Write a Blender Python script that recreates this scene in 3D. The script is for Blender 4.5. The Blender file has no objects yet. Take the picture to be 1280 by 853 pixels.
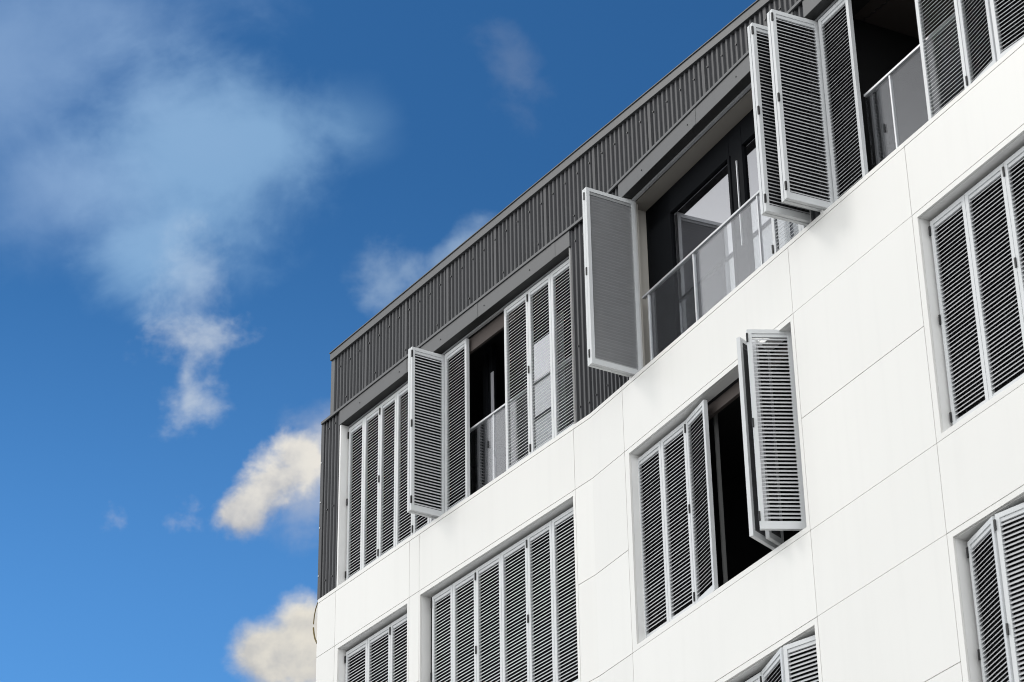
import bpy, math, random
from mathutils import Matrix, Vector
random.seed(4)
sc = bpy.context.scene
C = sc.collection

# ------------------------------------------------------------------ place
CAM_H = 1.6
AL, AR = 0.58937, 0.48096               # bearings of the two wall facets
FOLD = Vector((0.81203, 23.20157, 0))   # plan position of the fold
ZA = 11.94866 + CAM_H                   # level of the top-storey sill joint

def axes(f):
    a = AL if f == 'L' else AR
    return Vector((math.sin(a), -math.cos(a), 0)), Vector((-math.cos(a), -math.sin(a), 0))

def P(f, s, n, z):                      # facet coordinates -> local coordinates of the building
    u, o = axes(f)
    return u * s + o * n + Vector((0, 0, ZA + z))

# ------------------------------------------------------------------ materials
def nt(m): return m.node_tree.nodes, m.node_tree.links

def mat(name, col, rough=0.5, metal=0.0, var=0.06, scale=3.0, spec=0.5, streak=0.0, bump=0.0, island=0.0):
    m = bpy.data.materials.new(name); m.use_nodes = True
    N, L = nt(m); b = N['Principled BSDF']
    b.inputs['Roughness'].default_value = rough
    b.inputs['Metallic'].default_value = metal
    b.inputs['Specular IOR Level'].default_value = spec
    tc = N.new('ShaderNodeTexCoord')
    no = N.new('ShaderNodeTexNoise'); no.inputs['Scale'].default_value = scale
    no.inputs['Detail'].default_value = 6
    L.new(tc.outputs['Object'], no.inputs['Vector'])
    r = N.new('ShaderNodeMapRange')
    r.inputs['From Min'].default_value = 0.3; r.inputs['From Max'].default_value = 0.7
    r.inputs['To Min'].default_value = 1 - var; r.inputs['To Max'].default_value = 1 + var * 0.4
    L.new(no.outputs['Fac'], r.inputs['Value'])
    val = r.outputs['Result']
    if streak:
        mp = N.new('ShaderNodeMapping'); mp.inputs['Scale'].default_value = (9, 9, 0.35)
        L.new(tc.outputs['Object'], mp.inputs['Vector'])
        n2 = N.new('ShaderNodeTexNoise'); n2.inputs['Scale'].default_value = 1.0; n2.inputs['Detail'].default_value = 5
        L.new(mp.outputs['Vector'], n2.inputs['Vector'])
        r2 = N.new('ShaderNodeMapRange')
        r2.inputs['From Min'].default_value = 0.5; r2.inputs['From Max'].default_value = 0.8
        r2.inputs['To Min'].default_value = 1; r2.inputs['To Max'].default_value = 1 - streak
        L.new(n2.outputs['Fac'], r2.inputs['Value'])
        mu = N.new('ShaderNodeMath'); mu.operation = 'MULTIPLY'
        L.new(val, mu.inputs[0]); L.new(r2.outputs['Result'], mu.inputs[1]); val = mu.outputs[0]
    if island:
        ge = N.new('ShaderNodeNewGeometry'); r3 = N.new('ShaderNodeMapRange')
        r3.inputs['To Min'].default_value = 1 - island; r3.inputs['To Max'].default_value = 1 + island * 0.3
        L.new(ge.outputs['Random Per Island'], r3.inputs['Value'])
        m3 = N.new('ShaderNodeMath'); m3.operation = 'MULTIPLY'
        L.new(val, m3.inputs[0]); L.new(r3.outputs['Result'], m3.inputs[1]); val = m3.outputs[0]
    mx = N.new('ShaderNodeVectorMath'); mx.operation = 'SCALE'
    mx.inputs[0].default_value = col
    L.new(val, mx.inputs['Scale'])
    L.new(mx.outputs['Vector'], b.inputs['Base Color'])
    rr = N.new('ShaderNodeMapRange')
    rr.inputs['To Min'].default_value = max(0.02, rough - 0.08); rr.inputs['To Max'].default_value = rough + 0.08
    L.new(no.outputs['Fac'], rr.inputs['Value']); L.new(rr.outputs['Result'], b.inputs['Roughness'])
    if bump:
        bp = N.new('ShaderNodeBump'); bp.inputs['Strength'].default_value = bump; bp.inputs['Distance'].default_value = 0.01
        L.new(no.outputs['Fac'], bp.inputs['Height']); L.new(bp.outputs['Normal'], b.inputs['Normal'])
    return m

def glass(name, refl, tint, rough=0.0):
    m = bpy.data.materials.new(name); m.use_nodes = True
    N, L = nt(m); N.remove(N['Principled BSDF']); out = N['Material Output']
    t = N.new('ShaderNodeBsdfTransparent'); t.inputs['Color'].default_value = (*tint, 1)
    g = N.new('ShaderNodeBsdfGlossy'); g.inputs['Roughness'].default_value = rough
    g.inputs['Color'].default_value = (0.95, 0.95, 1.0, 1)
    ge = N.new('ShaderNodeNewGeometry'); dt = N.new('ShaderNodeVectorMath'); dt.operation = 'DOT_PRODUCT'
    L.new(ge.outputs['Normal'], dt.inputs[0]); L.new(ge.outputs['Incoming'], dt.inputs[1])
    def mt(op, a, b):
        n = N.new('ShaderNodeMath'); n.operation = op
        for i, v in enumerate((a, b)):
            if isinstance(v, float): n.inputs[i].default_value = v
            else: L.new(v, n.inputs[i])
        return n.outputs[0]
    ab = N.new('ShaderNodeMath'); ab.operation = 'ABSOLUTE'; L.new(dt.outputs['Value'], ab.inputs[0])
    f5 = mt('POWER', mt('SUBTRACT', 1.0, ab.outputs[0]), 5.0)
    fr_ = mt('ADD', refl, mt('MULTIPLY', f5, 1.0 - refl))
    mx = N.new('ShaderNodeMixShader')
    L.new(fr_, mx.inputs[0]); L.new(t.outputs[0], mx.inputs[1]); L.new(g.outputs[0], mx.inputs[2])
    L.new(mx.outputs[0], out.inputs['Surface'])
    return m

def shade_sheet(name, alpha):  # see-through dark sheet standing in for shade between slats
    m = bpy.data.materials.new(name); m.use_nodes = True
    N, L = nt(m); b = N['Principled BSDF']; b.inputs['Base Color'].default_value = (0.012, 0.012, 0.014, 1)
    b.inputs['Roughness'].default_value = 0.8; b.inputs['Alpha'].default_value = alpha
    return m

M = dict(
    clad=mat('white_cladding', (0.835, 0.825, 0.795), 0.36, var=0.03, scale=0.45, streak=0.022, island=0.03),
    seam=mat('panel_seam', (0.24, 0.24, 0.236), 0.8),
    reveal=mat('white_reveal', (0.84, 0.835, 0.82), 0.5, var=0.04),
    paint=mat('shutter_paint', (0.665, 0.68, 0.69), 0.42, var=0.04, scale=6),
    slat=mat('slat_paint', (0.58, 0.585, 0.60), 0.45, var=0.05, scale=9),
    black=mat('black_hinge', (0.012, 0.012, 0.013), 0.5),
    corr=mat('grey_corrugated_steel', (0.056, 0.057, 0.062), 0.5, 0.0, spec=0.35, var=0.10, scale=1.6, streak=0.10),
    flash=mat('grey_flashing', (0.105, 0.107, 0.111), 0.45, 0.0, spec=0.35, var=0.10, scale=2.2, streak=0.06),
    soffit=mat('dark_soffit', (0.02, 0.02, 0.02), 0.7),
    screw=mat('screw_steel', (0.05, 0.05, 0.052), 0.4, 0.6),
    room=mat('dark_room_shade', (0.010, 0.010, 0.011), 0.85),  # near-black colour puts the darkness of unlit interiors into the surfaces
    ceil=mat('brown_ceiling', (0.10, 0.082, 0.075), 0.8),
    frame=mat('black_door_frame', (0.008, 0.009, 0.011), 0.75, spec=0.08),
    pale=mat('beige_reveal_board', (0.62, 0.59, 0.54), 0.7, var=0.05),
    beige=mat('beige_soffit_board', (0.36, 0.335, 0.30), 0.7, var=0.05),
    rail=mat('pale_steel_rail', (0.62, 0.63, 0.65), 0.3, 0.3),
    blind=mat('light_curtain', (0.45, 0.45, 0.48), 0.9),
    shade_sheet=shade_sheet('gap_shade_sheet', 0.78), thin=shade_sheet('thin_shade_sheet', 0.30),  # added dark sheets, no real mesh: they imitate shade in the louvres
    cable=mat('ochre_cable', (0.16, 0.115, 0.03), 0.6),
    asphalt=mat('asphalt', (0.22, 0.215, 0.205), 0.9, var=0.2, scale=2, bump=0.3),
    glass=glass('railing_glass', 0.085, (0.97, 0.98, 0.975)),
    door=glass('door_glass', 0.36, (0.35, 0.36, 0.38)),
)

# ------------------------------------------------------------------ mesh helpers
class MB:
    def __init__(s): s.v = []; s.f = []; s.m = []; s.mats = []
    def mi(s, m):
        if m not in s.mats: s.mats.append(m)
        return s.mats.index(m)
    def hexa(s, pts, m):
        i = len(s.v); s.v += [tuple(p) for p in pts]; k = s.mi(m)
        for q in ((0, 3, 2, 1), (4, 5, 6, 7), (0, 1, 5, 4), (1, 2, 6, 5), (2, 3, 7, 6), (3, 0, 4, 7)):
            s.f.append(tuple(i + a for a in q)); s.m.append(k)
    def box(s, f, s0, s1, n0, n1, z0, z1, m):
        s.hexa([P(f, s0, n0, z0), P(f, s1, n0, z0), P(f, s1, n1, z0), P(f, s0, n1, z0),
                P(f, s0, n0, z1), P(f, s1, n0, z1), P(f, s1, n1, z1), P(f, s0, n1, z1)], m)
    def lbox(s, x0, x1, y0, y1, z0, z1, m):
        s.hexa([Vector(p) for p in ((x0, y0, z0), (x1, y0, z0), (x1, y1, z0), (x0, y1, z0),
                                    (x0, y0, z1), (x1, y0, z1), (x1, y1, z1), (x0, y1, z1))], m)
    def quad(s, pts, m):
        i = len(s.v); s.v += [tuple(p) for p in pts]; s.f.append(tuple(range(i, i + len(pts)))); s.m.append(s.mi(m))
    def mesh(s, name):
        me = bpy.data.meshes.new(name); me.from_pydata(s.v, [], s.f)
        for m in s.mats: me.materials.append(m)
        for p, k in zip(me.polygons, s.m): p.material_index = k
        me.update(); return me
    def build(s, name, parent, bevel=0.0, recalc=True):
        me = s.mesh(name)
        if recalc:
            import bmesh
            bm = bmesh.new(); bm.from_mesh(me); bmesh.ops.recalc_face_normals(bm, faces=bm.faces); bm.to_mesh(me); bm.free()
        o = bpy.data.objects.new(name, me); C.objects.link(o); o.parent = parent
        if bevel:
            b = o.modifiers.new('bevel', 'BEVEL'); b.width = bevel; b.segments = 2; b.limit_method = 'ANGLE'
        return o

# ------------------------------------------------------------------ the building (one thing)
B = bpy.data.objects.new('apartment_building', None); C.objects.link(B)
B.location = FOLD
B['label'] = 'white panelled apartment building with dark corrugated top storey and rows of louvred shutters'
B['category'] = 'building'

# windows: facet, s0, s1, z0, z1
WIN = dict(
    W1=('L', -5.345, -0.305, 0.05, 2.25), W2=('R', 0.86, 4.225, 0.05, 2.25), W3=('R', 4.42, 7.75, 0.05, 2.25),
    LM=('L', -3.43, -0.36, -2.84, -0.765), LL=('L', -5.31, -3.71, -2.84, -0.765),
    R2=('R', 0.765, 3.78, -2.84, -0.765), RR=('R', 5.785, 8.80, -2.84, -0.765),
    LN=('L', -3.43, -0.36, -5.85, -3.77), LO=('L', -5.31, -3.71, -5.85, -3.77),
    R3=('R', 0.765, 3.78, -5.85, -3.77), RS=('R', 5.785, 8.80, -5.85, -3.77))
LEND, REND = -5.83, 9.6

# --- white cladding: panels with open joints, one mesh
clad = MB()
def panel(f, s0, s1, z0, z1, g=0.0035, gl=None, gr=None, gb=None, gt=None):
    a = s0 + (g if gl is None else gl); b = s1 - (g if gr is None else gr)
    c = z0 + (g if gb is None else gb); d_ = z1 - (g if gt is None else gt)
    clad.box(f, a, b, -0.022, 0, c, d_, M['clad'])
F = 0.0
# capping strip above the sill joint
cuts = [LEND, -0.317]
panel('L', LEND, -0.317, 0, 0.05, gl=0, gt=0, gb=0.004); panel('L', -0.317, F, 0, 0.05, gr=0, gt=0, gb=0.004)
panel('R', F, 0.677, 0, 0.05, gl=0, gt=0, gb=0.004); panel('R', 0.677, 5.7126, 0, 0.05, gt=0, gb=0.004)
panel('R', 5.7126, REND, 0, 0.05, gr=0, gt=0, gb=0.004)
# band between sill and head joints
zB, zM, zC, zD, zE, zF = -0.709, -1.797, -2.897, -3.709, -4.80, -5.905
for a, b in ((LEND, -5.388), (-5.388, -3.669), (-3.669, -3.45), (-3.45, -0.317)):
    panel('L', a, b, zB, 0, gl=0 if a == LEND else None, gt=0.004)
panel('L', -0.317, F, zB, 0, gr=0, gt=0.004)
panel('R', F, 0.677, zB, 0, gl=0, gt=0.004)
for a, b in ((0.677, 3.8325), (3.8325, 5.7126), (5.7126, 8.87), (8.87, REND)):
    panel('R', a, b, zB, 0, gt=0.004, gb=0.0022 if a == 3.8325 else None)
# storeys below
for (z1, zm, z0, zn) in ((zB, zM, zC, zD), (zD, zE, zF, zF - 0.81)):
    for (a, b, f, gl, gr) in ((LEND, -5.388, 'L', 0, None), (-3.669, -3.45, 'L', None, None), (-0.317, F, 'L', None, 0),
                              (F, 0.677, 'R', 0, None), (3.8325, 5.7126, 'R', None, None), (8.87, REND, 'R', None, 0)):
        sm = 0.0022 if a == 3.8325 else None
        panel(f, a, b, zm, z1, gl=gl, gr=gr, gt=sm)
        panel(f, a, b, z0, zm, gl=gl, gr=gr, gb=sm)
        panel(f, a, b, zn, z0, gl=gl, gr=gr, gt=sm, gb=sm)
    for (f, a, b, w0, w1) in (('L', -5.388, -3.669, -5.31, -3.71), ('L', -3.45, -0.317, -3.43, -0.36),
                              ('R', 0.677, 3.8325, 0.765, 3.78), ('R', 5.7126, 8.87, 5.785, 8.80)):
        h = z1 - 0.056
        panel(f, a, b, h, z1, gb=0)                        # lintel strip
        panel(f, a, w0, z0 + 0.057, h, gr=0, gt=0.0, gb=0)  # jamb strips
        panel(f, w1, b, z0 + 0.057, h, gl=0, gt=0.0, gb=0)
        panel(f, a, b, z0, z0 + 0.057, gt=0, gb=0.0025)    # sill strip
        panel(f, a, b, zn, z0, gt=0.0025)
# plain lower wall down to the ground
for f, a, b in (('L', LEND, F), ('R', F, REND)):
    clad.box(f, a, b, -0.022, 0, -ZA, zF - 0.82, M['clad'])
# backing behind the joints, with the window openings left free
def backing(mb, f, s0, s1, z0, z1, wins, n0, n1, m):
    ss = sorted({s0, s1, *[w for q in wins for w in q[:2]]}); zz = sorted({z0, z1, *[w for q in wins for w in q[2:]]})
    for i in range(len(ss) - 1):
        for j in range(len(zz) - 1):
            cs, cz = (ss[i] + ss[i + 1]) / 2, (zz[j] + zz[j + 1]) / 2
            if any(q[0] < cs < q[1] and q[2] < cz < q[3] for q in wins): continue
            mb.box(f, ss[i], ss[i + 1], n0, n1, zz[j], zz[j + 1], m)
grow = lambda q: (q[0] - 0.031, q[1] + 0.031, q[2] - 0.031, q[3] + 0.031)
lowL = [WIN[k][1:] for k in ('LM', 'LL')] + [(-5.31, -3.71, -5.85, -3.77), (-3.43, -0.36, -5.85, -3.77)]
lowR = [WIN[k][1:] for k in ('R2', 'RR', 'R3', 'RS')]
backing(clad, 'L', LEND, F, zF - 1.0, 0.04, [grow(q) for q in lowL], -0.06, -0.0255, M['seam'])
backing(clad, 'R', F, REND, zF - 1.0, 0.04, [grow(q) for q in lowR], -0.06, -0.0255, M['seam'])
wall = clad.build('facade_wall', B)
wall['label'] = 'white panelled wall with thin grey joints, folded in plan'

# --- end wall, back wall and roof closing the block
sh = MB()
u, o = axes('L')
DEP = 9.0
c0 = P('L', LEND, -0.022, -ZA); c1 = P('L', LEND, -DEP, -ZA)
c2 = P('R', REND, -DEP, -ZA); c3 = P('R', REND, -0.022, -ZA)
top = Vector((0, 0, ZA + 0.05))
for a, b in ((c0, c1), (c1, c2), (c2, c3)):
    sh.quad([a, b, b + top, a + top], M['clad'])
sh.build('end_wall', B, recalc=False)['label'] = 'white side and back walls of the block'

# ------------------------------------------------------------------ corrugated steel
PITCH, RIB = 0.0805, 0.022
def corrugated(mb, f, s0, s1, nb, z0, z1, m):
    prof = []
    k = math.floor(s0 / PITCH)
    while k * PITCH < s1:
        b = k * PITCH
        for ds, dn in ((0.0, 0), (0.036, 0), (0.046, RIB), (0.0705, RIB)):
            prof.append((b + ds, dn))
        k += 1
    prof.append((k * PITCH, 0))
    q = [(min(max(s, s0), s1), dn) for s, dn in prof]
    r = [q[0]]
    for x in q[1:]:
        if x[0] - r[-1][0] > 1e-6: r.append(x)
    i = len(mb.v); mi = mb.mi(m)
    for s, dn in r:
        mb.v.append(tuple(P(f, s, nb + dn, z0))); mb.v.append(tuple(P(f, s, nb + dn, z1)))
    for j in range(len(r) - 1):
        a = i + 2 * j
        mb.f.append((a, a + 2, a + 3, a + 1)); mb.m.append(mi)

def _screw():
    m = MB(); r = 0.011
    for y in (0.0, -0.012):
        for t in range(6): m.v.append((r * math.cos(t * math.pi / 3), y, r * math.sin(t * math.pi / 3)))
    k = m.mi(M['screw'])
    for t in range(6): m.f.append((t, (t + 1) % 6, 6 + (t + 1) % 6, 6 + t)); m.m.append(k)
    m.f.append(tuple(6 + t for t in range(6))); m.m.append(k)
    return m.mesh('fixing_screw')
SCREW = _screw()
def screws(parent, f, s0, s1, n, z, step=3, off=0):
    k = math.ceil(s0 / PITCH) + off
    u, o = axes(f)
    while (k * PITCH + 0.06) < s1:
        q = bpy.data.objects.new('fixing_screw', SCREW); C.objects.link(q); q.parent = parent
        q.location = P(f, k * PITCH + 0.058, n, z + random.uniform(-0.012, 0.012))
        q.rotation_euler = (0, 0, math.atan2(u.y, u.x))
        k += step

NP = -0.085                                             # parapet stands a little behind the storey below
par = MB(); corrugated(par, 'L', -5.70, 9.2, NP, 2.30, 3.345, M['corr'])
par.quad([P('L', -5.70, NP - 0.05, 2.3), P('L', -5.70, NP, 2.3), P('L', -5.70, NP, 3.345), P('L', -5.70, NP - 0.05, 3.345)], M['corr'])
# lap joints between sheets
for s in (-4.95, -3.98, -3.0, -1.95, -0.9, 0.06, 1.1, 2.1, 3.1):
    k = round(s / PITCH) * PITCH
    par.box('L', k + 0.030, k + 0.078, NP + RIB, NP + RIB + 0.003, 2.35, 3.34, M['corr'])
parapet = par.build('corrugated_parapet', B, recalc=False)
screws(parapet, 'L', -5.6, 5.2, NP + RIB, 3.17); screws(parapet, 'L', -5.5, 5.2, NP + RIB, 2.66, 9, 1)
cm = MB()
cm.box('L', -5.735, 9.2, NP - 0.4, NP + 0.05, 3.345, 3.445, M['flash'])
cm.box('L', -5.74, 9.2, NP - 0.4, NP + 0.062, 3.447, 3.462, M['flash'])
cm.build('roof_coping', B, 0.004)
ct = MB()
ct.box('L', -5.735, -5.645, NP - 0.09, NP + RIB + 0.006, 2.46, 3.342, M['flash'])
ct.build('corner_trim', B, 0.004)
rf = MB()
rf.quad([P('L', -5.73, -0.4, 3.40), P('L', 9.2, -0.4, 3.40), P('R', REND, -DEP, 3.4), P('L', LEND, -DEP, 3.4)], M['corr'])
for a, b in (((LEND, -DEP), (LEND, -0.1)), ):
    rf.quad([P('L', a[0] + 0.1, a[1], 0.05), P('L', b[0] + 0.1, b[1], 0.05), P('L', b[0] + 0.1, b[1], 3.4), P('L', a[0] + 0.1, a[1], 3.4)], M['corr'])
rf.quad([P('L', LEND, -DEP, 0.05), P('R', REND, -DEP, 0.05), P('R', REND, -DEP, 3.4), P('L', LEND, -DEP, 3.4)], M['corr'])
rf.quad([P('R', REND, -DEP, 0.05), P('R', REND, -0.03, 0.05), P('R', REND, -0.03, 3.4), P('R', REND, -DEP, 3.4)], M['corr'])
rf.build('roof', B, recalc=False)

NC = -0.030
lo = MB()
corrugated(lo, 'L', -5.815, -5.35, NC, 0.05, 2.455, M['corr'])
corrugated(lo, 'L', -0.302, 0.0, NC, 0.05, 2.455, M['corr'])
corrugated(lo, 'R', 0.0, 0.86, NC, 0.05, 2.455, M['corr'])
corrugated(lo, 'R', 4.228, 4.418, NC, 0.05, 2.455, M['corr'])
corrugated(lo, 'R', 7.752, REND, NC, 0.05, 2.455, M['corr'])
for f, a, b in (('L', -5.345, -0.305), ('R', 0.86, 4.225), ('R', 4.42, 7.75)):
    lo.box(f, a, b, NC - 0.02, NC, 2.252, 2.455, M['corr'])
# ledge where the storey stands out in front of the parapet
lo.quad([P('L', -5.815, -0.01, 2.44), P('L', 0, -0.01, 2.44), P('L', 0, -0.5, 2.44), P('L', -5.815, -0.5, 2.44)], M['corr'])
lo.quad([P('R', 0, -0.01, 2.44), P('R', REND, -0.01, 2.44), P('R', REND, -2.2, 2.44), P('R', 0, -0.5, 2.44)], M['corr'])
lower = lo.build('corrugated_wall', B, recalc=False)
screws(lower, 'L', -5.75, -5.4, NC + RIB, 2.33, 2); screws(lower, 'L', -0.28, 0, NC + RIB, 0.95, 2); screws(lower, 'L', -0.28, 0, NC + RIB, 0.2, 2); screws(lower, 'L', -0.28, 0, NC + RIB, 2.28, 2)
screws(lower, 'R', 0.05, 0.85, NC + RIB, 0.2, 3); screws(lower, 'L', -5.75, -5.4, NC + RIB, 0.25, 2); screws(lower, 'L', -5.75, -5.4, NC + RIB, 1.2, 2)
ct = MB()
ct.box('L', -5.85, -5.775, NC - 0.075, NC + RIB + 0.008, 0.052, 2.475, M['corr'])
for z in (0.35, 1.0, 1.35, 1.9):
    ct.box('L', -5.832, -5.815, NC + RIB + 0.008, NC + RIB + 0.018, z, z + 0.02, M['rail'])
ct.build('corner_trim', B, 0.004)
dr = MB()
dr.box('L', -5.83, 0.0, 0.0, 0.022, 2.452, 2.487, M['flash'])
dr.box('R', 0.0, REND, 0.0, 0.022, 2.452, 2.487, M['flash'])
dr.box('L', -5.83, 0.0, -0.12, 0.0, 2.470, 2.486, M['flash'])
dr.box('R', 0.0, REND, -0.12, 0.0, 2.470, 2.486, M['flash'])
dr.build('drip_rail', B, 0.003)

# ------------------------------------------------------------------ window surrounds, rooms
def flashing(f, s0, s1):
    m = MB(); m.box(f, s0, s1, NC, 0.008, 2.252, 2.448, M['flash'])
    for k in range(int((s1 - s0) / 0.95)):
        s = s0 + 0.5 + k * 0.95
        m.box(f, s, s + 0.013, 0.008, 0.015, 2.335, 2.348, M['screw'])
    # butt joints of the flashing
    s = s0 + 1.55
    while s < s1 - 0.3:
        m.box(f, s, s + 0.07, 0.008, 0.011, 2.254, 2.446, M['flash']); s += 1.6
    m.build('window_flashing', B, 0.003)['label'] = 'plain grey metal flashing above a top-storey window'
flashing('L', -5.375, -0.275); flashing('R', 0.78, 4.235); flashing('R', 4.41, 7.78)

D = -0.12                                               # plane of the closed shutters (mid thickness at D)
def surround(f, s0, s1, z0, z1, top):
    m = MB(); dn = -0.40
    wm = M['reveal']
    if top:
        m.box(f, s0 - 0.03, s0, -0.16, -0.002, z0 + .002, z1 - 0.002, wm)       # left reveal
        m.box(f, s1, s1 + 0.002, -0.16, -0.002, z0 + .002, z1 - 0.002, wm)
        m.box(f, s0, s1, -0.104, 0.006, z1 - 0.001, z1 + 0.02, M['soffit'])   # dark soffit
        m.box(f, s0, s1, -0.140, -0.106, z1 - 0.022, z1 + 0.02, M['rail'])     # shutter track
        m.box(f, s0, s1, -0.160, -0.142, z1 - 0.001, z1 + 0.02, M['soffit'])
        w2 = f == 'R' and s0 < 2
        m.box(f, s0 - 0.2, s1 + 0.1, dn, -0.162, z1 - 0.012, z1 + 0.02, M['beige' if w2 else 'soffit'])  # dark colour imitates niche shade except at the second window
        m.box(f, s0 - 0.22, s0 - 0.13, dn, -0.162, z0, z1 - 0.014, M['pale' if w2 else 'room'])     # inner reveal; dark colour stands in for shade except at the second window
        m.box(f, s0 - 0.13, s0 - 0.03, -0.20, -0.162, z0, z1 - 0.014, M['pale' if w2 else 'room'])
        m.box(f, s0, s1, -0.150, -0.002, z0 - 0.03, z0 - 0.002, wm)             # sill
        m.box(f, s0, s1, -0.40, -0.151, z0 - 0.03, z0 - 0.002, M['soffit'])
    else:
        for (na, nb, mm) in ((-0.145, -0.024, wm), (dn, -0.146, M['room'])):  # inner part near-black: shade behind the shutters put into the colour
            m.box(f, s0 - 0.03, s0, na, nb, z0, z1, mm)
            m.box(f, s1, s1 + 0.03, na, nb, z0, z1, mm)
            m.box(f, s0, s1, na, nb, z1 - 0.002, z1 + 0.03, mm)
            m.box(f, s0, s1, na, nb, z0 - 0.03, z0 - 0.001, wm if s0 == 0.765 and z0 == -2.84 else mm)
    return m.build('window_surround', B)

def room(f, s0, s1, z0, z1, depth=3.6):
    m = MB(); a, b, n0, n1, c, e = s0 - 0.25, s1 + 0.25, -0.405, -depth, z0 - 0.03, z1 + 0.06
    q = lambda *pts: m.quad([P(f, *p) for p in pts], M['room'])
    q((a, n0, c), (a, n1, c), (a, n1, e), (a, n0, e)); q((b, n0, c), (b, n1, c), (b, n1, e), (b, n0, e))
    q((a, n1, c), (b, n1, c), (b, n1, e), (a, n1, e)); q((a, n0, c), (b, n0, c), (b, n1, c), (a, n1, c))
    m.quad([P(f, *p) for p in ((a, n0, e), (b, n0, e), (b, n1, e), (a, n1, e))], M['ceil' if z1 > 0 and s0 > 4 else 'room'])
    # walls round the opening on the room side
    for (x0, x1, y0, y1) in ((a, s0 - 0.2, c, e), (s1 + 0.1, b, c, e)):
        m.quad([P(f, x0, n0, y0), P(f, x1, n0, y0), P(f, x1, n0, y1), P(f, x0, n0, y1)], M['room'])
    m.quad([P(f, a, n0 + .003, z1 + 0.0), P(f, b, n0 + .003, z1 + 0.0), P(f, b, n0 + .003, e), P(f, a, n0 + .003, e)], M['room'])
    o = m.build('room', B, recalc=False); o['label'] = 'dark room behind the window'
    return o
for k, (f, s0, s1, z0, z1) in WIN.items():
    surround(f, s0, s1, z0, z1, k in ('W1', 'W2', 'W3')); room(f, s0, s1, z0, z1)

# ------------------------------------------------------------------ shutters
T = 0.040; SP = 0.0385; TH = math.radians(51)
cache = {}
def shutter_meshes(w, h):
    key = (round(w, 3), round(h, 3))
    if key in cache: return cache[key]
    fr = MB(); p = M['paint']; t = T / 2; st = 0.044; g = 0.0030
    fr.lbox(g, st, -t, t, 0, h, p); fr.lbox(w - st, w - g, -t, t, 0, h, p)
    fr.lbox(st, w - st, -t, t, h - 0.042, h, p); fr.lbox(st, w - st, -t, t, 0, 0.060, p)
    fr.lbox(st, w - st, -t + 0.010, t - 0.010, h - 0.075, h - 0.042, p)    # recessed inner rails
    fr.lbox(st, w - st, -t + 0.010, t - 0.010, 0.060, 0.080, p)
    
    sl = MB(); hw = 0.0188; th = 0.0020
    cy, cz = math.cos(TH), math.sin(TH)
    n = int((h - 0.075 - 0.080) / SP)
    z = h - 0.075 - SP * 0.62
    x0, x1 = st - 0.004, w - st + 0.004
    for k in range(n):
        jz = z + random.uniform(-0.0012, 0.0012); da = random.uniform(-0.03, 0.03)
        cy, cz = math.cos(TH + da), math.sin(TH + da)
        sec = []
        for a, b in ((-hw, -th * .3), (-hw * .5, -th), (hw * .5, -th), (hw, -th * .3), (hw, th * .3), (hw * .5, th), (-hw * .5, th), (-hw, th * .3)):
            sec.append((a * cy - b * cz - 0.005, jz + a * cz + b * cy))
        i = len(sl.v); mi = sl.mi(M['slat'])
        for x in (x0, x1):
            for y_, z_ in sec: sl.v.append((x, y_, z_))
        for q in range(8):
            r = (q + 1) % 8
            sl.f.append((i + q, i + r, i + 8 + r, i + 8 + q)); sl.m.append(mi)
        z -= SP
    nm = MB(); nm.quad([Vector(p) for p in ((st, t - 0.004, 0.06), (w - st, t - 0.004, 0.06), (w - st, t - 0.004, h - 0.042), (st, t - 0.004, h - 0.042))], M['shade_sheet'])  # added sheet behind the slats, darkens the gaps like shade
    cache[key] = (fr.mesh('shutter_frame'), sl.mesh('louvres'), nm.mesh('gap_shade_sheet'))
    return cache[key]

hm = MB(); hm.lbox(-0.0085, 0.0085, -0.012, 0.006, -0.045, 0.045, M['black']); HINGE = hm.mesh('hinge')

def shutter(f, p0, p1, zb, zt, hinge=None, label=None, hz=(0.06, 0.52, 0.955), shade_backed=True):
    """a louvred leaf from p0=(s,n) to p1=(s,n); its weather side is on the right hand when walking p0->p1"""
    a, b = P(f, p0[0], p0[1], zb), P(f, p1[0], p1[1], zb)
    d = b - a; w = d.length; h = zt - zb
    x = d.normalized(); y = Vector((0, 0, 1)).cross(x)
    fm, sm_, nm_ = shutter_meshes(w, h)
    o_ = bpy.data.objects.new('shutter', fm); C.objects.link(o_); o_.parent = B
    o_.matrix_local = Matrix(((x.x, y.x, 0, a.x), (x.y, y.y, 0, a.y), (0, 0, 1, a.z), (0, 0, 0, 1)))
    l_ = bpy.data.objects.new('louvres', sm_); C.objects.link(l_); l_.parent = o_
    if shade_backed:
        if shade_backed == 'thin':
            nm_ = nm_.copy(); nm_.materials[0] = M['thin']  # weaker added sheet, deepens the shade on the slats
        q_ = bpy.data.objects.new('gap_shade_sheet', nm_); C.objects.link(q_); q_.parent = o_
    if hinge is not None:
        for fz in hz:
            k = bpy.data.objects.new('hinge', HINGE); C.objects.link(k); k.parent = o_
            k.location = (0.0 if hinge == 0 else w, -T / 2 - 0.001, h * fz)
    if label: o_['label'] = label
    return o_

def closed_run(f, seams, zb, zt, hinge_on=(0,), label=None, shade_backed=True):
    for i in range(len(seams) - 1):
        shutter(f, (seams[i], D - T / 2 + 0.02), (seams[i + 1], D - T / 2 + 0.02), zb, zt, hinge=0 if i % 2 == hinge_on[0] else None, label=label, shade_backed=shade_backed)

ZB, ZT = 0.085, 2.205
LB, LT = -2.805, -0.805
def S(n=0.0): return D + n
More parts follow.
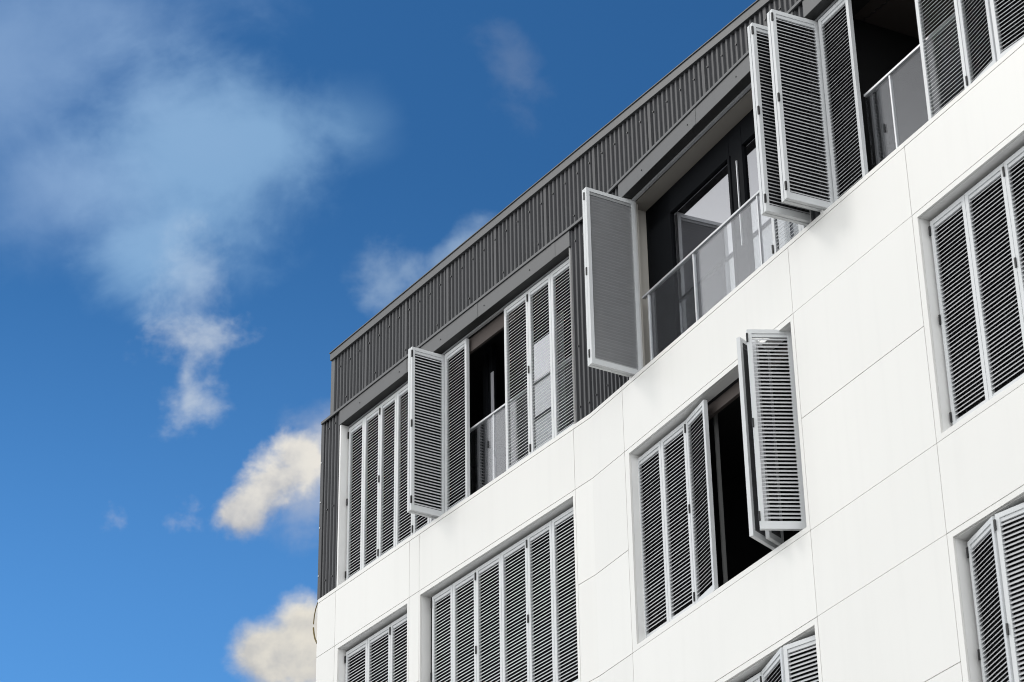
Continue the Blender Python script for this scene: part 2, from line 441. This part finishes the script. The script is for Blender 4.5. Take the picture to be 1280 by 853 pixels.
# top storey, first window
closed_run('L', [-5.32, -4.94, -4.55, -4.157, -3.762, -3.39, -3.09], ZB, ZT)
P1 = 'louvred shutter swung straight out from the wall'
shutter('L', (-3.101, 0.337), (-3.087, D), ZB, ZT, hinge=0, label=P1)
shutter('L', (-3.137, D), (-3.151, 0.337), ZB, ZT, label=P1)
closed_run('L', [-3.056, -2.570], ZB, ZT, (1,))
closed_run('L', [-1.772, -1.278, -0.818, -0.36], ZB, ZT, (1,), shade_backed=False)
# top storey, second window
shutter('R', (0.880, D), (0.912, 0.492), ZB, ZT, label='louvred shutter swung out, showing its shaded inner side', shade_backed='thin')
shutter('R', (0.865, 0.492), (0.833, D), ZB, ZT, hinge=0, label='louvred shutter folded flat behind another one', shade_backed=False)
closed_run('R', [3.45, 3.93, 4.20], ZB, ZT, shade_backed=False)
shutter('R', (4.165, 0.455), (4.185, D), ZB, ZT, hinge=0, label='louvred shutter folded out beside a second pack')
shutter('R', (4.135, D), (4.115, 0.455), ZB, ZT, label='louvred shutter folded back to back with its pair')
# top storey, third window
shutter('R', (4.430, 0.401), (4.446, D), ZB, ZT, hinge=0, label='louvred shutter folded out on the near side of the double pack')
shutter('R', (4.396, D), (4.380, 0.401), ZB, ZT, label='louvred shutter folded back to back with its pair')
closed_run('R', [4.485, 4.985], ZB, ZT, (1,))
closed_run('R', [5.955, 6.530], ZB, ZT, (1,), shade_backed=False)
shutter('R', (6.535, D), (6.985, D + 0.05), ZB, ZT, hinge=0, label='louvred shutter standing slightly ajar')
shutter('R', (7.000, D + 0.05), (7.47, D), ZB, ZT, label='louvred shutter standing slightly ajar')
# storey below
closed_run('L', [-5.29, -4.778, -4.25, -3.735], LB, LT)
closed_run('L', [-3.335, -2.893, -2.410, -1.900, -1.384, -0.912, -0.43], LB, LT)
closed_run('R', [0.735, 1.223, 1.708], LB, LT)
shutter('R', (1.712, D), (2.172, D + 0.065), LB, LT, hinge=0, label='louvred shutter standing slightly ajar beside the dark gap')
A_ = 'louvred shutter of the fanned-out pack at the right of the open window'
shutter('R', (3.436, 0.262), (3.610, D), LB + 0.03, LT + 0.055, hinge=0, label='bright louvred shutter folded out, its slats facing the sun', shade_backed=False)
for ds, tip in ((0.0, 1.0), (0.10, 0.60)):
    shutter('R', (3.110 + ds, D), (3.110 + ds + 0.18 * tip, D + 0.382 * tip), LB + 0.03, LT + 0.055, label='shutter seen edge on in the fanned-out pack')
closed_run('R', [5.815, 6.310, 6.848, 7.345, 7.845, 8.34, 8.78], LB, LT)
# third storey
R3B, R3T = -5.81, -3.812
closed_run('L', [-5.29, -4.778, -4.25, -3.735], R3B, R3T)
closed_run('L', [-3.335, -2.893, -2.410, -1.900, -1.384, -0.912, -0.43], R3B, R3T)
closed_run('R', [0.79, 1.26, 1.76, 2.25, 2.75], R3B, R3T)
shutter('R', (2.757, D), (3.325, 0.03), R3B, R3T, hinge=0, label='louvred shutter standing ajar')
shutter('R', (3.340, 0.03), (3.79, D), R3B, R3T, label='louvred shutter standing ajar')
shutter('R', (5.836, D), (6.328, 0.0), R3B, R3T, hinge=0, label='louvred shutter standing ajar')
shutter('R', (6.345, 0.0), (6.83, D), R3B, R3T, hinge=0, label='louvred shutter standing ajar')
closed_run('R', [6.84, 7.33, 7.82, 8.31, 8.78], R3B, R3T)

# ------------------------------------------------------------------ doors and railings
def sliding_door(f, s0, s1, z0, z1, n=-0.44, stiles=(), handle=None):
    m = MB(); fm = M['frame']; e = 0.07
    m.box(f, s0, s0 + (0.50 if f == 'R' else e), n - 0.03, n + 0.03, z0, z1, fm); m.box(f, s1 - e, s1, n - 0.03, n + 0.03, z0, z1, fm)
    m.box(f, s0 + e, s1 - e, n - 0.03, n + 0.03, z1 - (0.29 if f == 'R' else e), z1, fm); m.box(f, s0 + e, s1 - e, n - 0.03, n + 0.03, z0, z0 + e, fm)  # wide left stile and deep top rail also stand in for dark reflections
    for a, b in stiles:
        m.box(f, a, b, n - 0.025, n + 0.034, z0 + e, z1 - e, fm)
    o_ = m.build('sliding_door', B, 0.003); o_['label'] = 'black framed glass sliding door'
    g = MB(); g.box(f, s0 + e, s1 - e, n - 0.006, n + 0.002, z0 + e, z1 - e, M['door']); g.build('glass_pane', o_)
    if handle:
        hh = MB()
        for hs in handle: hh.box(f, hs, hs + 0.014, n + 0.036, n + 0.05, z0 + 0.75, z0 + 1.75, M['rail'])
        hh.build('handle', o_)
    return o_
sliding_door('R', 0.72, 4.25, 0.055, 2.236, n=-0.385, stiles=((2.38, 2.42), (2.45, 2.66)), handle=(2.56,))
sliding_door('L', -1.86, -0.25, 0.055, 2.24, n=-0.44, stiles=((-1.02, -0.93),))
d1 = sliding_door('L', -2.80, -2.60, 0.055, 2.24, n=-0.50)
hb = MB(); hb.box('L', -2.615, -2.555, -0.469, -0.462, 0.06, 1.86, M['blind']); hb.build('edge_strip', d1)

def railing(f, s0, s1, posts):
    n = -0.195
    m = MB(); m.box(f, s0, s1, n - 0.02, n + 0.02, 1.035, 1.06, M['rail'])
    for p in posts: m.box(f, p, p + 0.022, n - 0.016, n + 0.012, 0.05, 1.034, M['rail'])
    o_ = m.build('glass_railing', B, 0.003); o_['label'] = 'glass balustrade with slim pale steel top rail'
    g = MB()
    ends = [s0, *posts, s1]
    for i in range(len(ends) - 1):
        a = ends[i] + (0.024 if i else 0.0); b = ends[i + 1] - 0.002
        if b - a > 0.1: g.box(f, a, b, n - 0.005, n + 0.005, 0.06, 1.032, M['glass'])
    g.build('glass_pane', o_)
railing('L', -2.72, -0.31, (-2.16, -0.95))
railing('R', 0.87, 4.22, (0.965, 1.88, 3.10))
railing('R', 4.98, 7.74, (5.36, 6.5))

# partition in the third room and stile in the open window of the storey below
pm = MB(); pm.box('R', 4.50, 4.56, -3.5, -0.47, 0.05, 2.30, M['room']); pm.build('partition', B)
dm = MB(); dm.box('R', 1.945, 1.962, -0.32, -0.28, LB, LT + 0.03, M['seam']); dm.build('door_stile', B)
wm = MB(); wm.box('R', 1.8, 3.77, -0.22, -0.18, LT - 0.09, LT + 0.035, M['ceil']); wm.build('blind_box', B)
wm = MB(); wm.box('L', -2.66, -1.70, -0.20, -0.17, 2.05, 2.235, M['ceil']); wm.build('blind_box', B)

# small bent cable ends on the far corner
def tube(name, pts, r, m):
    cu = bpy.data.curves.new(name, 'CURVE'); cu.dimensions = '3D'; cu.bevel_depth = r; cu.bevel_resolution = 3
    s = cu.splines.new('POLY'); s.points.add(len(pts) - 1)
    for p, q in zip(s.points, pts): p.co = (*q, 1)
    tmp = bpy.data.objects.new('tmp', cu); C.objects.link(tmp)
    me = bpy.data.meshes.new_from_object(tmp.evaluated_get(bpy.context.evaluated_depsgraph_get()))
    bpy.data.objects.remove(tmp); me.materials.clear(); me.materials.append(m)
    o_ = bpy.data.objects.new(name, me); C.objects.link(o_); o_.parent = B
    o_['label'] = 'short bent ochre cable end at the corner of the wall'
tube('cable', [P('L', a, -0.004, z) for a, z in ((-5.832, 0.02), (-5.885, -0.05), (-5.915, -0.13), (-5.932, -0.235))], 0.007, M['cable'])
tube('cable', [P('L', a, -0.004, z) for a, z in ((-5.932, -0.28), (-5.915, -0.36), (-5.885, -0.44), (-5.83, -0.52))], 0.010, M['cable'])

# ------------------------------------------------------------------ ground
gm = MB(); gm.quad([(-600, -600, 0), (600, -600, 0), (600, 600, 0), (-600, 600, 0)], M['asphalt'])
g = gm.build('ground', None); g['kind'] = 'structure'; g.location = (0, 0, -0.004)

# ------------------------------------------------------------------ camera
f_px, pitch, roll = 3099.025, 0.506951, -0.0164682
cp, sp, cr, sr = math.cos(pitch), math.sin(pitch), math.cos(roll), math.sin(roll)
r0, u0, fw = Vector((1, 0, 0)), Vector((0, -sp, cp)), Vector((0, cp, sp))
R_, U_ = r0 * cr + u0 * sr, -r0 * sr + u0 * cr
cam = bpy.data.cameras.new('camera'); cam.sensor_width = 36; cam.lens = 36 * f_px / 1280
cam.clip_end = 3000; cam.clip_start = 0.1
cam.dof.use_dof = True; cam.dof.focus_distance = 29.0; cam.dof.aperture_fstop = 4.5
co = bpy.data.objects.new('camera', cam); C.objects.link(co)
co.matrix_world = Matrix(((R_.x, U_.x, -fw.x, 0), (R_.y, U_.y, -fw.y, 0), (R_.z, U_.z, -fw.z, CAM_H), (0, 0, 0, 1)))
sc.camera = co

# ------------------------------------------------------------------ light
sun_az, sun_el = math.radians(-74), math.radians(41)      # azimuth clockwise from +Y
sd = Vector((math.sin(sun_az) * math.cos(sun_el), math.cos(sun_az) * math.cos(sun_el), math.sin(sun_el)))
sl = bpy.data.lights.new('sun', 'SUN'); sl.energy = 0.70; sl.angle = math.radians(14); sl.color = (1.0, 0.965, 0.92)
so = bpy.data.objects.new('sun', sl); C.objects.link(so)
so.rotation_euler = sd.to_track_quat('Z', 'Y').to_euler()

w = bpy.data.worlds.new('World'); sc.world = w; w.use_nodes = True
N, L = w.node_tree.nodes, w.node_tree.links
bg = N['Background']; bg.inputs['Strength'].default_value = 0.1
def node(t, **kw):
    n = N.new(t)
    for k, v in kw.items(): setattr(n, k, v)
    return n
def setin(sock, v):
    if hasattr(v, 'is_output'): L.new(v, sock)
    else: sock.default_value = v
def mth(op, a, b=None, c=None, clamp=False):
    n = node('ShaderNodeMath', operation=op); n.use_clamp = clamp
    for i, v in enumerate((a, b, c)):
        if v is not None: setin(n.inputs[i], v)
    return n.outputs[0]
def smooth(v, lo, hi, a=0.0, b=1.0):
    n = node('ShaderNodeMapRange', interpolation_type='SMOOTHSTEP')
    for i, x in enumerate((v, lo, hi, a, b)): setin(n.inputs[i], x)
    return n.outputs[0]
def mixc(f_, a, b, blend='MIX'):
    n = node('ShaderNodeMix', data_type='RGBA', blend_type=blend)
    setin(n.inputs[0], f_)
    for s_, v in ((n.inputs[6], a), (n.inputs[7], b)):
        if isinstance(v, tuple): s_.default_value = (*v, 1)
        else: L.new(v, s_)
    return n.outputs[2]
sky = node('ShaderNodeTexSky', sky_type='NISHITA'); sky.sun_disc = False
sky.sun_elevation = sun_el; sky.sun_rotation = sun_az; sky.air_density = 1.0; sky.dust_density = 0.3; sky.ozone_density = 2.5
tc = node('ShaderNodeTexCoord'); sep = node('ShaderNodeSeparateXYZ'); L.new(tc.outputs['Generated'], sep.inputs[0])
X, Y, Z = sep.outputs
Yp = mth('MAXIMUM', Y, 0.05)
su, sv = mth('DIVIDE', X, Yp), mth('DIVIDE', Z, Yp)        # tangents of bearing and height over the northern horizon
cmb = node('ShaderNodeCombineXYZ'); L.new(su, cmb.inputs[0]); L.new(sv, cmb.inputs[1])
def noise(scale, detail=8, rough=0.58, dist=0.0, off=(0, 0, 0), src=None, stretch=None):
    mp = node('ShaderNodeMapping'); mp.inputs['Location'].default_value = off
    if stretch: mp.inputs['Scale'].default_value = stretch
    L.new(src or cmb.outputs[0], mp.inputs['Vector'])
    n = node('ShaderNodeTexNoise'); n.inputs['Scale'].default_value = scale; n.inputs['Detail'].default_value = detail
    n.inputs['Roughness'].default_value = rough; n.inputs['Distortion'].default_value = dist
    L.new(mp.outputs[0], n.inputs['Vector']); return n.outputs['Fac']
N1 = noise(34, 9, 0.60, 0.22)
N2 = noise(13, 7, 0.55, 0.4, (3.1, 0.7, 0))
N3 = noise(34, 9, 0.60, 0.22, (0.010, -0.012, 0))           # N1 shifted towards the sun: self shading
N4 = noise(80, 9, 0.62, 0.15, (1, 5, 0))
clear = mixc(1.0, sky.outputs[0], mixc(smooth(sv, 0.36, 0.66), (0.60, 1.20, 1.62), (0.29, 0.72, 1.04)), 'MULTIPLY')
col = clear

def blob(cu, cv, ru, rv, rot=0.0):
    a = mth('SUBTRACT', su, cu); b = mth('SUBTRACT', sv, cv)
    c_, s_ = math.cos(rot), math.sin(rot)
    x = mth('DIVIDE', mth('ADD', mth('MULTIPLY', a, c_), mth('MULTIPLY', b, s_)), ru)
    y = mth('DIVIDE', mth('SUBTRACT', mth('MULTIPLY', b, c_), mth('MULTIPLY', a, s_)), rv)
    r = mth('SQRT', mth('ADD', mth('MULTIPLY', x, x), mth('MULTIPLY', y, y)))
    return mth('SUBTRACT', 1.0, r)
def union(bs):
    v = bs[0]
    for b in bs[1:]: v = mth('SMOOTH_MAX', v, b, 0.25)
    return v
def layer(col, mask, nz, amp, lo, hi, op, c):
    d = mth('ADD', mask, mth('MULTIPLY', mth('SUBTRACT', nz, 0.5), amp))
    return mixc(smooth(d, lo, hi, 0.0, op), col, c)
K = 10.0
def c10(r, g_, b): return (r * K, g_ * K, b * K)
# centres given as (tangent of bearing, tangent of height)
def DIR(x, y, z): return x / y, z / y
v1 = DIR(-0.1233, 0.829, 0.5455); v2 = DIR(-0.1816, 0.8086, 0.5596)
col = layer(col, union([blob(v1[0] - .005, v1[1], 0.082, 0.085), blob(v1[0] + .03, v1[1] + .012, 0.045, 0.055, -0.6), blob(v1[0] - .02, v1[1] - .05, 0.05, 0.045)]), mth('ADD', mth('MULTIPLY', N2, 0.7), mth('MULTIPLY', N1, 0.3)), 1.9, 0.0, 1.0, 0.66, c10(0.36, 0.59, 0.86))
col = layer(col, union([blob(v2[0] - .03, v2[1] + .025, 0.16, 0.11, 0.3), blob(v1[0] - .07, v1[1] - .015, 0.07, 0.06)]), mth('ADD', mth('MULTIPLY', N2, 0.75), mth('MULTIPLY', N1, 0.25)), 1.5, 0.0, 1.1, 0.62, c10(0.33, 0.50, 0.77))
a = DIR(-0.1306, 0.8519, 0.5072); b = DIR(-0.1296, 0.8664, 0.4823); c_ = DIR(-0.1299, 0.877, 0.4626)
col = layer(col, blob(a[0] + .003, a[1] - .006, 0.024, 0.044), N1, 2.2, 0.0, 1.2, 0.55, c10(0.52, 0.66, 0.84))
col = layer(col, union([blob(b[0] + .003, b[1] + .001, 0.034, 0.020, 0.2), blob(c_[0], c_[1], 0.022, 0.020, 0.3), blob(b[0], b[1] - .018, 0.010, 0.03)]), mth('ADD', mth('MULTIPLY', N1, 0.75), mth('MULTIPLY', N4, 0.4)), 2.6, 0.30, 1.45, 0.78, c10(0.62, 0.70, 0.80))
e = DIR(-0.0479, 0.859, 0.5098)
col = layer(col, union([blob(e[0] - .002, e[1] - .002, 0.026, 0.028), blob(e[0] + .03, e[1] + .012, 0.03, 0.012, 0.9)]), N1, 1.8, 0.1, 1.1, 0.60, c10(0.42, 0.56, 0.74))
e = DIR(0.0018, 0.8167, 0.577)
col = layer(col, blob(e[0], e[1], 0.022, 0.045, 0.25), N1, 2.0, 0.1, 1.3, 0.22, c10(0.36, 0.44, 0.58))
e = DIR(-0.0689, 0.8214, 0.5662)
col = layer(col, blob(e[0] + .01, e[1] - .01, 0.035, 0.04, 0.25), N2, 1.0, 0.1, 1.1, 0.35, c10(0.24, 0.44, 0.70))
e = DIR(-0.1585, 0.8943, 0.4184); e2 = DIR(-0.1304, 0.8982, 0.4197)
col = layer(col, union([blob(e[0], e[1], 0.012, 0.010), blob(e2[0], e2[1], 0.016, 0.012)]), N4, 3.2, 0.3, 1.5, 0.42, c10(0.50, 0.56, 0.72))
# two cumulus clouds with lit tops and grey undersides
shade = mth('SUBTRACT', N1, N3)
q1 = DIR(-0.0955, 0.8952, 0.4353); q2 = DIR(-0.096, 0.92, 0.38); q3 = DIR(-0.0778, 0.8881, 0.453)
col = layer(col, union([blob(q3[0], q3[1], 0.022, 0.018), blob(q1[0] + .012, q1[1] - .012, 0.03, 0.026)]), N1, 1.5, 0.0, 1.1, 0.62, c10(0.50, 0.56, 0.68))
def cumulus(col, bs, base, amp=1.5, lo=(0.44, 0.46, 0.51), hi=(0.92, 0.88, 0.80)):
    m = mth('ADD', union(bs), mth('MULTIPLY', mth('SUBTRACT', N1, 0.5), amp))
    m = mth('ADD', m, mth('MULTIPLY', mth('SUBTRACT', N4, 0.5), 0.45))
    al = smooth(m, -0.02, 0.62, 0.0, 0.97)
    t = mth('ADD', mth('MULTIPLY', mth('SUBTRACT', sv, base), 20.0), mth('MULTIPLY', shade, 1.6))
    t = mth('ADD', t, mth('MULTIPLY', mth('SUBTRACT', N4, 0.5), 0.25))
    cc = mixc(smooth(t, -0.45, 0.75), c10(*lo), c10(*hi))
    return mixc(al, col, cc)
col = cumulus(col, [blob(q1[0] - .002, q1[1] - .002, 0.033, 0.019, 0.85), blob(q1[0] + .010, q1[1] + .012, 0.018, 0.018), blob(q1[0] - .014, q1[1] - .016, 0.014, 0.013)], q1[1] - 0.018)
col = cumulus(col, [blob(q2[0] + .015, q2[1] - .009, 0.034, 0.027, 0.1), blob(q2[0] - .001, q2[1] - .009, 0.024, 0.020), blob(q2[0] + .013, q2[1] + .003, 0.020, 0.018)], q2[1] - 0.016, 1.0, lo=(0.54, 0.54, 0.54), hi=(0.96, 0.90, 0.77))
# broken bright cloud over the rest of the sky (to the sides and behind)
hl = mth('SQRT', mth('ADD', mth('MULTIPLY', X, X), mth('MULTIPLY', Y, Y)))
hy = mth('DIVIDE', Y, mth('MAXIMUM', hl, 0.001))
cov = smooth(hy, 0.86, 0.62)
NG = noise(2.2, 6, 0.55, 0.3, src=tc.outputs['Generated'])
far = mixc(smooth(NG, 0.3, 0.7), c10(0.80, 0.82, 0.84), c10(1.02, 1.035, 1.03))
cov = mth('MULTIPLY', cov, smooth(NG, 0.22, 0.42, 0.7, 1.0))
right = smooth(Y, 0.30, -0.55, 1.0, 1.45)
rs = node('ShaderNodeVectorMath', operation='SCALE'); L.new(far, rs.inputs[0]); L.new(mth('MULTIPLY', right, smooth(Z, 0.60, 0.48, 0.85, 1.75)), rs.inputs['Scale'])
col = mixc(cov, col, rs.outputs[0])
L.new(col, bg.inputs['Color'])

# ------------------------------------------------------------------ output
sc.view_settings.view_transform = 'Standard'; sc.view_settings.look = 'None'
sc.view_settings.exposure = -0.14; sc.view_settings.gamma = 1.0
sc.render.engine = 'CYCLES'
sc.cycles.pixel_filter_type = 'BLACKMAN_HARRIS'; sc.cycles.filter_width = 1.0
sc.cycles.max_bounces = 8; sc.cycles.transparent_max_bounces = 16
sc.render.resolution_x = 1024; sc.render.resolution_y = 682
